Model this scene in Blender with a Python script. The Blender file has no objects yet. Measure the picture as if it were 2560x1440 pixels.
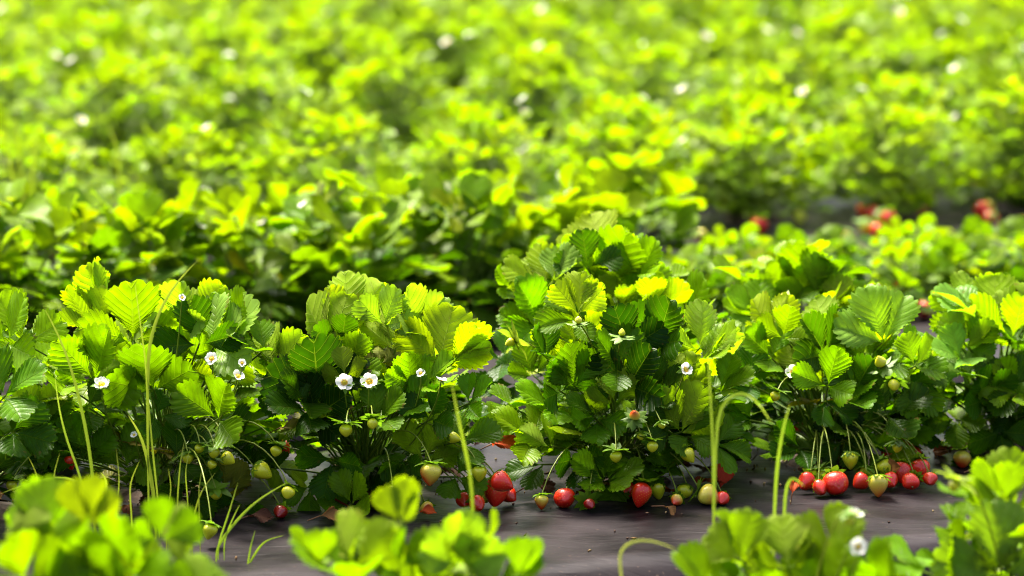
import bpy, math, random
import numpy as np
from mathutils import Vector

scene = bpy.context.scene
col = scene.collection

# ------------------------------------------------------------------ camera
CAM_H = 1.30
F = 10075.0                                   # focal length in photo pixels (2560 wide)
PITCH = math.radians(8.507)
cam = bpy.data.cameras.new('camera')
cam.sensor_width = 36.0
cam.lens = 36.0 * F / 2560.0
cam.clip_start = 0.1
cam.clip_end = 2000
cam.dof.use_dof = True
cam.dof.focus_distance = 6.38
cam.dof.aperture_fstop = 3.15
camo = bpy.data.objects.new('camera', cam)
camo.location = (0, 0, CAM_H)
camo.rotation_euler = (math.radians(90) - PITCH, 0, 0)
col.objects.link(camo)
scene.camera = camo

# ------------------------------------------------------------------ world, sun, exposure
SUN_EL, SUN_AZ = 63.0, -35.0                  # azimuth from +Y (away from the camera) towards +X
world = bpy.data.worlds.new('World')
scene.world = world
world.use_nodes = True
wn = world.node_tree.nodes
sky = wn.new('ShaderNodeTexSky')
sky.sky_type = 'NISHITA'
sky.sun_disc = False
sky.sun_elevation = math.radians(SUN_EL)
sky.sun_rotation = math.radians(SUN_AZ)
sky.dust_density = 8.0
sky.air_density = 0.8
sky.ozone_density = 0.5
wn['Background'].inputs['Strength'].default_value = 0.13
world.node_tree.links.new(sky.outputs[0], wn['Background'].inputs['Color'])
sun = bpy.data.lights.new('sun', 'SUN')
sun.energy = 4.8
sun.angle = math.radians(12.0)
sun.color = (1.0, 0.94, 0.80)
suno = bpy.data.objects.new('sun', sun)
az, el = math.radians(SUN_AZ), math.radians(SUN_EL)
sd = Vector((math.sin(az) * math.cos(el), math.cos(az) * math.cos(el), math.sin(el)))
suno.rotation_euler = sd.to_track_quat('Z', 'Y').to_euler()
suno.location = (0, 0, 20)
col.objects.link(suno)
scene.view_settings.view_transform = 'Standard'
scene.view_settings.look = 'None'
scene.view_settings.exposure = 2.0
scene.view_settings.gamma = 1.0
scene.cycles.max_bounces = 8
scene.cycles.transmission_bounces = 6
scene.cycles.diffuse_bounces = 4
scene.cycles.caustics_reflective = False
scene.cycles.caustics_refractive = False
scene.cycles.use_denoising = True
scene.cycles.filter_width = 1.0

# ------------------------------------------------------------------ helpers
rng = np.random.default_rng(11)
R3 = np.array([1.0, 0, 0])
F3 = np.array([0, math.cos(PITCH), -math.sin(PITCH)])
U3 = np.array([0, math.sin(PITCH), math.cos(PITCH)])
C3 = np.array([0, 0, CAM_H])


def ray(px, py):
    return F3 + R3 * (px - 1280) / F + U3 * (720 - py) / F


def PD(px, py, d):
    """the point of the field at depth d (metres along +Y) that the survey of the photo gives"""
    r = ray(px, py)
    return C3 + r * (d / r[1])


def PZ(px, py, z):
    r = ray(px, py)
    return C3 + r * ((z - CAM_H) / r[2])


def ppm(d):
    return F / d


SL = 0.325                                    # rows run away to the right
ROW1, PITCH_ROW = 6.57, 1.53
BF, BB, BH = -0.78, 0.48, 0.14                # bed edges from the front row, bed height


def row_y(k, x):
    return ROW1 + (k - 1) * PITCH_ROW + SL * x


def ground_z(x, y):
    t = y - SL * x - ROW1
    t = (t - BF) % PITCH_ROW + BF
    if t < BF or t > BB:
        return -BH
    e = min(t - BF, BB - t)
    return -BH * (1 - min(1.0, e / 0.09)) ** 1.6 if e < 0.09 else 0.0


def unit(v):
    v = np.asarray(v, float)
    return v / (np.linalg.norm(v) + 1e-12)


# ------------------------------------------------------------------ mesh buffer
class Buf:
    def __init__(s):
        s.v, s.f, s.uv, s.c, s.m, s.n = [], [], [], [], [], 0

    def add(s, v, faces, uv=None, c=(1, 1, 1), m=0):
        v = np.asarray(v, float).reshape(-1, 3)
        faces = np.asarray(faces, int)
        s.v.append(v)
        s.f.append(faces + s.n)
        s.uv.append(np.zeros((len(v), 2)) if uv is None else np.asarray(uv, float))
        c = np.asarray(c, float)
        s.c.append(np.tile(c, (len(v), 1)) if c.ndim == 1 else c)
        s.m.append(np.full(len(faces), m))
        s.n += len(v)

    def mesh(s, name, mats, smooth=True):
        me = bpy.data.meshes.new(name)
        v = np.concatenate(s.v)
        nf = sum(len(f) for f in s.f)
        tot = np.concatenate([np.full(len(f), f.shape[1]) for f in s.f])
        loops = np.concatenate([f.ravel() for f in s.f])
        me.vertices.add(len(v))
        me.vertices.foreach_set('co', v.ravel())
        me.loops.add(len(loops))
        me.loops.foreach_set('vertex_index', loops.astype(np.int32))
        me.polygons.add(nf)
        me.polygons.foreach_set('loop_start', np.concatenate([[0], np.cumsum(tot)[:-1]]).astype(np.int32))
        me.polygons.foreach_set('material_index', np.concatenate(s.m).astype(np.int32))
        me.polygons.foreach_set('use_smooth', np.full(nf, smooth))
        ul = me.uv_layers.new(name='UVMap')
        ul.data.foreach_set('uv', np.concatenate(s.uv)[loops].ravel())
        ca = me.attributes.new('col', 'FLOAT_COLOR', 'POINT')
        cc = np.concatenate(s.c)
        ca.data.foreach_set('color', np.concatenate([cc, np.ones((len(cc), 1))], 1).ravel())
        for m in mats:
            me.materials.append(m)
        me.update(calc_edges=True)
        me.validate()
        return me

    def build(s, name, mats, parent=None, loc=None):
        me = s.mesh(name, mats)
        return link(name, me, parent, loc)


def link(name, me, parent=None, loc=None):
    o = bpy.data.objects.new(name, me)
    col.objects.link(o)
    if parent is not None:
        o.parent = parent
    if loc is not None:
        o.location = loc
    return o


def tag(o, label=None, cat=None, group=None, kind=None):
    if label: o['label'] = label
    if cat: o['category'] = cat
    if group: o['group'] = group
    if kind: o['kind'] = kind
    return o


def copy_tree(o, parent=None):
    c = o.copy()
    col.objects.link(c)
    c.parent = parent
    for ch in KIDS.get(o.name, []):
        cc = copy_tree(ch, c)
        KIDS.setdefault(c.name, []).append(cc)
    return c


KIDS = {}


def kid(parent, o):
    KIDS.setdefault(parent.name, []).append(o)
    return o


# ------------------------------------------------------------------ materials
def mat(name):
    m = bpy.data.materials.new(name)
    m.use_nodes = True
    nt = m.node_tree
    nt.nodes.clear()
    out = nt.nodes.new('ShaderNodeOutputMaterial')
    return m, nt, out


def N(nt, t, **kw):
    n = nt.nodes.new(t)
    for k, v in kw.items():
        setattr(n, k, v)
    return n


def M2(nt, op, a, b=None, c=None):
    n = nt.nodes.new('ShaderNodeMath')
    n.operation = op
    for i, x in enumerate((a, b, c)):
        if x is None: continue
        if isinstance(x, (int, float)): n.inputs[i].default_value = x
        else: nt.links.new(x, n.inputs[i])
    return n.outputs[0]


def mixc(nt, fac, a, b, blend='MIX'):
    n = nt.nodes.new('ShaderNodeMix')
    n.data_type = 'RGBA'
    n.blend_type = blend
    n.clamp_result = False
    for i, x in ((0, fac), (6, a), (7, b)):
        if isinstance(x, (int, float)): n.inputs[i].default_value = x
        elif isinstance(x, tuple): n.inputs[i].default_value = (*x, 1)
        else: nt.links.new(x, n.inputs[i])
    return n.outputs[2]


def leaf_material():
    m, nt, out = mat('strawberry_leaf')
    L = nt.links.new
    at = N(nt, 'ShaderNodeAttribute', attribute_name='col')
    uv = N(nt, 'ShaderNodeUVMap')
    sp = N(nt, 'ShaderNodeSeparateXYZ')
    L(uv.outputs[0], sp.inputs[0])
    u, v = sp.outputs[0], sp.outputs[1]
    # lateral veins: v counts the veins; midrib at u = 0
    fr = M2(nt, 'FRACT', M2(nt, 'ADD', v, 0.5))
    dv = M2(nt, 'ABSOLUTE', M2(nt, 'SUBTRACT', fr, 0.5))
    lat = M2(nt, 'SUBTRACT', 1.0, M2(nt, 'MULTIPLY', dv, 12.0))
    lat = M2(nt, 'MAXIMUM', lat, 0.0)
    au = M2(nt, 'ABSOLUTE', u)
    mid = M2(nt, 'MAXIMUM', M2(nt, 'SUBTRACT', 1.0, M2(nt, 'MULTIPLY', au, 22.0)), 0.0)
    vein = M2(nt, 'MAXIMUM', lat, mid)
    blade = M2(nt, 'LESS_THAN', au, 1.5)          # petioles carry u = 2: no veins there
    vein = M2(nt, 'MULTIPLY', vein, blade)
    geo = N(nt, 'ShaderNodeNewGeometry')
    tc = N(nt, 'ShaderNodeTexCoord')
    nz = N(nt, 'ShaderNodeTexNoise')
    nz.inputs['Scale'].default_value = 38
    nz.inputs['Detail'].default_value = 3
    L(tc.outputs['Object'], nz.inputs['Vector'])
    nf = N(nt, 'ShaderNodeTexNoise')
    nf.inputs['Scale'].default_value = 420
    nf.inputs['Detail'].default_value = 2
    L(tc.outputs['Object'], nf.inputs['Vector'])
    # leaf colour with blotches and lighter veins
    vary = N(nt, 'ShaderNodeMapRange')
    vary.inputs['From Min'].default_value = 0.3
    vary.inputs['From Max'].default_value = 0.7
    vary.inputs['To Min'].default_value = 0.72
    vary.inputs['To Max'].default_value = 1.22
    L(nz.outputs[0], vary.inputs[0])
    vm = N(nt, 'ShaderNodeVectorMath', operation='SCALE')
    L(at.outputs['Color'], vm.inputs[0])
    L(vary.outputs[0], vm.inputs['Scale'])
    base = vm.outputs[0]
    hi = mixc(nt, 0.5, base, (0.20, 0.27, 0.01))
    front = mixc(nt, M2(nt, 'MULTIPLY', vein, 0.42), base, hi)
    backc = mixc(nt, 0.40, base, (0.16, 0.21, 0.015))
    backc = mixc(nt, M2(nt, 'MULTIPLY', vein, 0.5), backc, (0.22, 0.27, 0.03))
    c = mixc(nt, geo.outputs['Backfacing'], front, backc)
    # a few small brown flecks
    fl = N(nt, 'ShaderNodeTexNoise')
    fl.inputs['Scale'].default_value = 95
    L(tc.outputs['Object'], fl.inputs['Vector'])
    flm = M2(nt, 'GREATER_THAN', fl.outputs[0], 0.725)
    c = mixc(nt, M2(nt, 'MULTIPLY', flm, 0.6), c, (0.16, 0.09, 0.02))
    edge = M2(nt, 'MULTIPLY', M2(nt, 'GREATER_THAN', au, 0.86), blade)
    edge = M2(nt, 'MULTIPLY', edge, M2(nt, 'GREATER_THAN', nz.outputs[0], 0.62))
    c = mixc(nt, M2(nt, 'MULTIPLY', edge, 0.65), c, (0.10, 0.045, 0.012))
    h = M2(nt, 'SUBTRACT', M2(nt, 'MULTIPLY', nf.outputs[0], 0.35), M2(nt, 'MULTIPLY', vein, 0.7))
    bump = N(nt, 'ShaderNodeBump')
    bump.inputs['Strength'].default_value = 0.8
    bump.inputs['Distance'].default_value = 0.0012
    L(h, bump.inputs['Height'])
    p = N(nt, 'ShaderNodeBsdfPrincipled')
    L(c, p.inputs['Base Color'])
    rough = M2(nt, 'ADD', 0.37, M2(nt, 'MULTIPLY', geo.outputs['Backfacing'], 0.3))
    L(rough, p.inputs['Roughness'])
    p.inputs['Specular IOR Level'].default_value = 0.09
    L(bump.outputs[0], p.inputs['Normal'])
    t = N(nt, 'ShaderNodeBsdfTranslucent')
    tcol = mixc(nt, 1.0, base, (1.95, 2.0, 0.1), 'MULTIPLY')
    tcol = mixc(nt, M2(nt, 'MULTIPLY', vein, 0.35), tcol, (0.25, 0.35, 0.01))
    L(tcol, t.inputs['Color'])
    L(bump.outputs[0], t.inputs['Normal'])
    mx = N(nt, 'ShaderNodeMixShader')
    mx.inputs[0].default_value = 0.47
    L(p.outputs[0], mx.inputs[1])
    L(t.outputs[0], mx.inputs[2])
    L(mx.outputs[0], out.inputs[0])
    return m


def simple(name, rough=0.5, spec=0.4, trans=0.0, bump=0.0, scale=200, sss=0.0, color=None, coat=0.0):
    m, nt, out = mat(name)
    L = nt.links.new
    p = N(nt, 'ShaderNodeBsdfPrincipled')
    if color is None:
        at = N(nt, 'ShaderNodeAttribute', attribute_name='col')
        c = at.outputs['Color']
    else:
        rgb = N(nt, 'ShaderNodeRGB')
        rgb.outputs[0].default_value = (*color, 1)
        c = rgb.outputs[0]
    tc = N(nt, 'ShaderNodeTexCoord')
    nz = N(nt, 'ShaderNodeTexNoise')
    nz.inputs['Scale'].default_value = scale
    L(tc.outputs['Object'], nz.inputs['Vector'])
    k = M2(nt, 'ADD', 0.75, M2(nt, 'MULTIPLY', nz.outputs[0], 0.5))
    vm = N(nt, 'ShaderNodeVectorMath', operation='SCALE')
    L(c, vm.inputs[0]); L(k, vm.inputs['Scale'])
    L(vm.outputs[0], p.inputs['Base Color'])
    p.inputs['Roughness'].default_value = rough
    p.inputs['Specular IOR Level'].default_value = spec
    p.inputs['Coat Weight'].default_value = coat
    p.inputs['Coat Roughness'].default_value = 0.12
    if bump:
        b = N(nt, 'ShaderNodeBump')
        b.inputs['Strength'].default_value = bump
        b.inputs['Distance'].default_value = 0.001
        L(nz.outputs[0], b.inputs['Height'])
        L(b.outputs[0], p.inputs['Normal'])
    if trans:
        t = N(nt, 'ShaderNodeBsdfTranslucent')
        vb = N(nt, 'ShaderNodeVectorMath', operation='SCALE')
        L(c, vb.inputs[0]); vb.inputs['Scale'].default_value = 1.5
        L(vb.outputs[0], t.inputs['Color'])
        mx = N(nt, 'ShaderNodeMixShader')
        mx.inputs[0].default_value = trans
        L(p.outputs[0], mx.inputs[1]); L(t.outputs[0], mx.inputs[2])
        L(mx.outputs[0], out.inputs[0])
    else:
        L(p.outputs[0], out.inputs[0])
    return m


def plastic_material():
    m, nt, out = mat('black_plastic_mulch')
    L = nt.links.new
    geo = N(nt, 'ShaderNodeTexCoord')
    mp = N(nt, 'ShaderNodeMapping')
    mp.inputs['Rotation'].default_value = (0, 0, -math.atan(SL))
    mp.inputs['Scale'].default_value = (5, 34, 5)
    L(geo.outputs['Object'], mp.inputs[0])
    n1 = N(nt, 'ShaderNodeTexNoise'); n1.inputs['Scale'].default_value = 1.0; n1.inputs['Detail'].default_value = 4
    n1.inputs['Distortion'].default_value = 0.8
    L(mp.outputs[0], n1.inputs['Vector'])
    n2 = N(nt, 'ShaderNodeTexNoise'); n2.inputs['Scale'].default_value = 7; n2.inputs['Detail'].default_value = 6
    L(geo.outputs['Object'], n2.inputs['Vector'])
    n3 = N(nt, 'ShaderNodeTexNoise'); n3.inputs['Scale'].default_value = 160; n3.inputs['Detail'].default_value = 2
    L(geo.outputs['Object'], n3.inputs['Vector'])
    dust = N(nt, 'ShaderNodeMapRange')
    dust.inputs['From Min'].default_value = 0.35; dust.inputs['From Max'].default_value = 0.75
    L(n2.outputs[0], dust.inputs[0])
    c = mixc(nt, M2(nt, 'MULTIPLY', dust.outputs[0], 1.0), (0.004, 0.003, 0.004), (0.015, 0.0105, 0.013))
    grit = M2(nt, 'GREATER_THAN', n3.outputs[0], 0.70)
    c = mixc(nt, M2(nt, 'MULTIPLY', grit, 0.5), c, (0.09, 0.06, 0.045))
    p = N(nt, 'ShaderNodeBsdfPrincipled')
    L(c, p.inputs['Base Color'])
    L(M2(nt, 'ADD', 0.34, M2(nt, 'MULTIPLY', dust.outputs[0], 0.25)), p.inputs['Roughness'])
    p.inputs['Specular IOR Level'].default_value = 0.10
    b = N(nt, 'ShaderNodeBump'); b.inputs['Strength'].default_value = 0.5; b.inputs['Distance'].default_value = 0.007
    L(n1.outputs[0], b.inputs['Height'])
    L(b.outputs[0], p.inputs['Normal'])
    L(p.outputs[0], out.inputs[0])
    return m


def soil_material(name, c1, c2, scale):
    m, nt, out = mat(name)
    L = nt.links.new
    tc = N(nt, 'ShaderNodeTexCoord')
    n = N(nt, 'ShaderNodeTexNoise'); n.inputs['Scale'].default_value = scale; n.inputs['Detail'].default_value = 8
    L(tc.outputs['Object'], n.inputs['Vector'])
    mr = N(nt, 'ShaderNodeMapRange'); mr.inputs['From Min'].default_value = 0.35; mr.inputs['From Max'].default_value = 0.65
    L(n.outputs[0], mr.inputs[0])
    p = N(nt, 'ShaderNodeBsdfPrincipled')
    L(mixc(nt, mr.outputs[0], c1, c2), p.inputs['Base Color'])
    p.inputs['Roughness'].default_value = 0.95
    b = N(nt, 'ShaderNodeBump'); b.inputs['Strength'].default_value = 0.8; b.inputs['Distance'].default_value = 0.01
    L(n.outputs[0], b.inputs['Height']); L(b.outputs[0], p.inputs['Normal'])
    L(p.outputs[0], out.inputs[0])
    return m


MLEAF = leaf_material()
MSTEM = simple('leaf_stalk', 0.45, 0.35, trans=0.2, scale=60)
MBERRY = simple('berry_skin', 0.30, 0.5, scale=60, coat=0.25)
MPETAL = simple('petal', 0.6, 0.3, trans=0.3, scale=90)
MGRASS = simple('grass_blade', 0.5, 0.35, trans=0.4, scale=30)
MDRY = simple('dry_leaf', 0.75, 0.2, trans=0.25, bump=0.8, scale=110)
MPLAST = plastic_material()
MSOIL = soil_material('soil', (0.012, 0.007, 0.004), (0.04, 0.02, 0.011), 35)
MGROUND = soil_material('field_ground', (0.02, 0.035, 0.006), (0.05, 0.045, 0.018), 9)

# ------------------------------------------------------------------ leaf colours (the leaf's own)
CL = {
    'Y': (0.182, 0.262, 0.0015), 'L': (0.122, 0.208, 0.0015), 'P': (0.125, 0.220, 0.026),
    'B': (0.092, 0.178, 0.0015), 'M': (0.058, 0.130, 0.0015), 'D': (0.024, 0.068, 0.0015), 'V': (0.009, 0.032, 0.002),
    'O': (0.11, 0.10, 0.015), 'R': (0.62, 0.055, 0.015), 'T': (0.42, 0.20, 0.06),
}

# ------------------------------------------------------------------ leaflet
OU = np.array([0, .10, .2, .32, .45, .58, .70, .80, .89, .95, 1.0])
OY = np.array([0, .10, .22, .36, .50, .64, .77, .87, .945, .98, 1.0])
OX = np.array([0, .035, .12, .25, .375, .465, .49, .435, .31, .19, 0.0])


def leaflet_topo(K, per, T):
    M = K * per + 2
    us = np.linspace(0, 1, M + 1)
    Ts = np.array([-t for t in T[::-1] if t > 0] + list(T))
    nt_ = len(Ts)
    faces = []
    for i in range(M):
        for j in range(nt_ - 1):
            a = i * nt_ + j
            faces.append((a, a + 1, a + nt_ + 1, a + nt_))
    return dict(K=K, per=per, us=us, Ts=Ts, faces=np.array(faces), M=M)


TOPO = {'hi': leaflet_topo(11, 3, [0, .3, .62, .86, 1]), 'mid': leaflet_topo(7, 2, [0, .5, 1]), 'lo': leaflet_topo(3, 1, [0, 1])}


def leaflet(b, origin, d, n, L, W, color, detail='hi', fold=0.25, curl=0.4, cup=0.0, r=rng, mi=0, wave=0.03):
    tp = TOPO[detail]
    us, Ts, K, per = tp['us'], tp['Ts'], tp['K'], tp['per']
    y = np.interp(us, OU, OY)
    x = np.interp(us, OU, OX) * (W / L)
    # outline asymmetry and teeth
    idx = np.arange(len(us))
    ph = ((idx - 2) % per) / per if per > 1 else np.zeros(len(us))
    start = us > 0.20
    if per == 3:
        off = np.where(ph < .01, 0.0, np.where(ph < .5, .8, 1.0))
    elif per == 2:
        off = np.where(ph < .01, 0.0, 1.0)
    else:
        off = np.zeros(len(us))
    off = off * start * 0.054 * np.where(us > .985, 0, 1)
    tdx, tdy = np.gradient(x), np.gradient(y)
    tl = np.hypot(tdx, tdy) + 1e-9
    nx, ny = tdy / tl, -tdx / tl
    xm = np.maximum(x + nx * off + 0.0 * tdx, 0.002)
    ym = y + ny * off + 0.018 * (off > 0.03)
    my = y - 0.85 * x
    my = np.maximum.accumulate(np.clip(my, 0, 1))
    my[0] = 0
    asym = 1 + r.uniform(-.08, .08)
    T = Ts[None, :]
    at_ = np.abs(T)
    bow = at_ * (1 - at_) * 0.10                       # veins bow forward
    X = np.sign(T) * at_ * xm[:, None] * np.where(T > 0, asym, 2 - asym)
    Y = my[:, None] + (ym - my)[:, None] * at_ ** 1.15 + bow * xm[:, None]
    if per == 3:
        pl = np.where(ph > .5, -1.0, np.where(ph < .01, .55, .45))[:, None]
    elif per == 2:
        pl = np.where(ph > .3, -1.0, 1.0)[:, None] * .6
    else:
        pl = np.zeros((len(us), 1))
    env = np.clip(at_ * 2.2, 0, 1) * (1 - 0.35 * at_)
    Z = pl * env * 0.0105 * (0.25 + xm[:, None])*2
    w1, w2, w3 = r.uniform(0, 6.28, 3)
    Z = Z + wave * np.sin(5.0 * Y + w1 + 2.5 * T) * at_ ** 2 + wave * 0.6 * np.sin(9 * Y + w2) * T * at_
    Z = Z + math.sin(fold) * np.abs(X) - cup * X * X * 1.6
    X = X * math.cos(fold)
    X, Y, Z = X * L, Y * L, Z * L
    k = curl if abs(curl) > 1e-3 else 1e-3
    a = k * Y / L
    Yb = L / k * np.sin(a) + Z * np.sin(a)
    Zb = -L / k * (1 - np.cos(a)) + Z * np.cos(a)
    d = unit(d)
    n = unit(np.asarray(n) - d * np.dot(n, d))
    s = np.cross(d, n)
    pts = origin + X[..., None] * s + Yb[..., None] * d + Zb[..., None] * n
    vv = (idx - 2) / per - (per - 1) / per
    uv = np.stack([np.broadcast_to(T, X.shape), np.broadcast_to(vv[:, None], X.shape)], -1).reshape(-1, 2)
    # faces so that +n is the outside (upper surface)
    b.add(pts.reshape(-1, 3), tp['faces'], uv, color, mi)


def bez(p0, p1, p2, n):
    t = np.linspace(0, 1, n)[:, None]
    return (1 - t) ** 2 * p0 + 2 * t * (1 - t) * p1 + t * t * p2


def tube(b, pts, r0, r1, color, sides=5, m=0):
    pts = np.asarray(pts, float)
    n = len(pts)
    tg = np.gradient(pts, axis=0)
    tg /= np.linalg.norm(tg, axis=1)[:, None] + 1e-9
    ref = np.array([0.31, 0.17, 0.93]) if abs(tg[:, 2].mean()) < .8 else np.array([0.9, 0.31, 0.1])
    s = np.cross(tg, ref); s /= np.linalg.norm(s, axis=1)[:, None] + 1e-9
    q = np.cross(s, tg)
    a = np.arange(sides) * 2 * math.pi / sides
    rr = np.linspace(r0, r1, n)
    P = pts[:, None, :] + rr[:, None, None] * (np.cos(a)[None, :, None] * s[:, None, :] + np.sin(a)[None, :, None] * q[:, None, :])
    f = []
    for i in range(n - 1):
        for j in range(sides):
            k = (j + 1) % sides
            f.append((i * sides + j, i * sides + k, (i + 1) * sides + k, (i + 1) * sides + j))
    b.add(P.reshape(-1, 3), f, np.tile([2.0, 0.5], (n * sides, 1)), color, m)


def trifoliate(b, base, J, d, n, L, color, detail='hi', spread=None, r=rng, petiole=True, lean=None, lift=None, curl=None, fold=None, lone=False):
    """one strawberry leaf: petiole from the crown and three toothed leaflets"""
    color = np.array(color) * r.uniform(.86, 1.16) * np.array([r.uniform(.85, 1.1), 1, 1])
    d = unit(d); n = unit(np.asarray(n) - d * np.dot(n, d)); s = np.cross(d, n)
    spread = math.radians(r.uniform(62, 88)) if spread is None else math.radians(spread)
    lift = r.uniform(.05, .35) if lift is None else lift
    curl0 = r.uniform(-.1, .75) if curl is None else curl
    fold0 = r.uniform(.08, .5) if fold is None else fold
    for i, a in enumerate((0, spread * r.uniform(.9, 1.1), -spread * r.uniform(.9, 1.1))):
        if lone and i: break
        di = math.cos(a) * d + math.sin(a) * s
        tilt = lift + r.uniform(-.12, .12)
        ni = unit(n * math.cos(tilt) - di * math.sin(tilt))
        dd = unit(di * math.cos(tilt) + n * math.sin(tilt))
        # roll each leaflet a little about its own midrib
        ro = r.uniform(-.25, .25) + (0 if i == 0 else (-.18 if i == 1 else .18))
        si = np.cross(dd, ni)
        ni = unit(ni * math.cos(ro) + si * math.sin(ro))
        Ll = L * (1.0 if i == 0 else r.uniform(.84, .97)) 
        org = J + dd * 0.004
        leaflet(b, org, dd, ni, Ll, Ll * r.uniform(.80, .98), color * r.uniform(.93, 1.07), detail, fold0 + r.uniform(-.1, .1), curl0 + r.uniform(-.15, .15), r.uniform(-.1, .55), r, wave=r.uniform(.02, .065))
        if detail == 'hi':
            pass
    if petiole:
        h = J - base
        c = base + np.array([h[0] * .25, h[1] * .25, h[2] * .62]) if lean is None else lean
        pc = np.array([0.09, 0.15, 0.01]) * r.uniform(.8, 1.2)
        if np.sum(color) > .5: pc = np.array([0.22, 0.29, 0.01])
        sides, seg = (6, 9) if detail == 'hi' else ((4, 5) if detail == 'mid' else (3, 3))
        tube(b, bez(base, c, J + d * 0.003, seg), .0024, .0014, pc, sides, 1)


LEAFM = [MLEAF, MSTEM]


# ------------------------------------------------------------------ random leaves
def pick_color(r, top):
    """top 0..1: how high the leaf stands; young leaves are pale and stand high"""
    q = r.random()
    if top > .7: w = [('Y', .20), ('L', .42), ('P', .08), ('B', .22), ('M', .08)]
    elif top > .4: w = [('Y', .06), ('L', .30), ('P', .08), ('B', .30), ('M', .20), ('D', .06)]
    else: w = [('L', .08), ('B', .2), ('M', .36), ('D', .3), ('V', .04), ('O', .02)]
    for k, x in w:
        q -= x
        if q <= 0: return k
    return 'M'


def rand_leaf_spec(r, h, rad, front=1.0, L0=.070, skirt=.32):
    ct = r.uniform(0.02, 1.0) ** .85
    th = math.acos(ct)
    ph = r.uniform(0, 2 * math.pi)
    rr = r.uniform(.72, 1.0)
    st = math.sin(th)
    x, y = rad * st * math.cos(ph) * rr, rad * st * math.sin(ph) * rr
    if y < 0: y *= front
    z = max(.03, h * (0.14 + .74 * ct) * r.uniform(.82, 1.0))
    if r.random() < skirt:
        ph = r.uniform(0, 6.283); q = rad * r.uniform(.35, .95); ct = .15
        x, y, z = q * math.cos(ph), q * math.sin(ph), r.uniform(.03, .42 * h)
        if y < 0: y *= front
    J = np.array([x, y, z])
    out = unit(np.array([x, y, 0]) + r.normal(0, .05 + .04 * ct, 3) * np.array([1, 1, 0]))
    e = math.radians(r.uniform(25, 80) * ct + r.uniform(-55, 35) * (1 - ct))
    d = out * math.cos(e) + np.array([0, 0, 1]) * math.sin(e)
    n = -out * math.sin(e) + np.array([0, 0, 1]) * math.cos(e)
    s = np.cross(d, n)
    ro = r.uniform(-.5, .5)
    n = n * math.cos(ro) + s * math.sin(ro)
    L = L0 * r.uniform(.68, 1.12)
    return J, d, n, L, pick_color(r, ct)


# ------------------------------------------------------------------ fruit, flowers
def berry_mesh(name, kind, shape, hi=True):
    """axis along -Z, calyx end at the origin, length 1 downwards"""
    r = np.random.default_rng(hash_str(name))
    nu, nv = (40, 30) if hi else (14, 10)
    t = np.linspace(0, 1, nv)
    if shape == 'round': prof = lambda t: .50 * np.sin(math.pi * np.clip(t, 0, 1) ** .82) ** .62
    elif shape == 'cone': prof = lambda t: .46 * np.sin(math.pi * np.clip(t, 0, 1) ** .62) ** .70
    else: prof = lambda t: .40 * np.sin(math.pi * np.clip(t, 0, 1) ** .68) ** .66
    tt = 0.5 - 0.5 * np.cos(math.pi * t)
    a = np.arange(nu) * 2 * math.pi / nu
    R = prof(tt)
    lump = 1 + .05 * np.sin(2 * a + r.uniform(0, 6))[None] + .03 * np.sin(3 * a + 5 * tt[:, None] + r.uniform(0, 6))
    P = np.stack([R[:, None] * np.cos(a) * lump, R[:, None] * np.sin(a) * lump, np.broadcast_to(-tt[:, None], (nv, nu))], -1)
    ns = 130
    i = np.arange(ns) + .5
    ts = np.arccos(1 - 2 * i / ns) / math.pi
    ts = .04 + .93 * ts
    an = i * 2.399963
    Rs = prof(ts)
    S = np.stack([Rs * np.cos(an), Rs * np.sin(an), -ts], -1)
    ctr = np.array([0, 0, -.45])
    if hi:
        D = np.linalg.norm(P[:, :, None, :] - S[None, None], axis=-1).min(-1)
        nrm = (P - ctr); nrm /= np.linalg.norm(nrm, axis=-1, keepdims=True)
        P = P - nrm * (0.030 * np.exp(-(D / .040) ** 2))[..., None]
    RED, DRED = np.array([.68, .016, .004]), np.array([.24, .002, .002])
    GRN, WHT, ORG = np.array([.60, .60, .012]), np.array([.66, .55, .05]), np.array([.52, .055, .006])
    zt = tt[:, None] + .08 * np.sin(a * 2 + 1)[None]
    sm = lambda x, lo, hi_: np.clip((x - lo) / (hi_ - lo), 0, 1)
    if kind == 'red': c = RED + (DRED - RED) * sm(zt, .5, 1.1)[..., None] * .5 + (ORG - RED) * (1 - sm(zt, 0, .14))[..., None] * .6
    elif kind == 'dark': c = DRED + 0 * zt[..., None]
    elif kind == 'half': c = WHT + (ORG - WHT) * sm(zt, .25, .8)[..., None] + (RED - ORG) * sm(zt, .8, 1.1)[..., None]
    elif kind == 'blush': c = WHT + (ORG - WHT) * sm(zt + .25 * np.cos(a)[None], .25, .85)[..., None]
    else: c = GRN + (WHT - GRN) * .08 + 0 * zt[..., None]
    c = np.clip(c, 0, 1)
    b = Buf()
    f = [(i_ * nu + j, (i_ + 1) * nu + j, (i_ + 1) * nu + (j + 1) % nu, i_ * nu + (j + 1) % nu) for i_ in range(nv - 1) for j in range(nu)]
    b.add(P.reshape(-1, 3), f, None, c.reshape(-1, 3))
    if hi:
        sc = {'red': (.75, .42, .05), 'dark': (.5, .2, .03), 'half': (.45, .33, .06), 'blush': (.30, .26, .05)}.get(kind, (.14, .20, .02))
        for p in S:
            nrm = unit(p - ctr)
            q = p - nrm * .012
            s1 = unit(np.cross(nrm, [0, .1, 1])); s2 = np.cross(nrm, s1)
            vs = [q + nrm * .016, q + s1 * .011, q + s2 * .019, q - s1 * .011, q - s2 * .019]
            b.add(vs, np.array([(0, 1, 2), (0, 2, 3), (0, 3, 4), (0, 4, 1)]), None, sc)
    return b.mesh(name, [MBERRY])


def hash_str(s):
    h = 7
    for ch in s: h = (h * 31 + ord(ch)) % 100003
    return h


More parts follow.
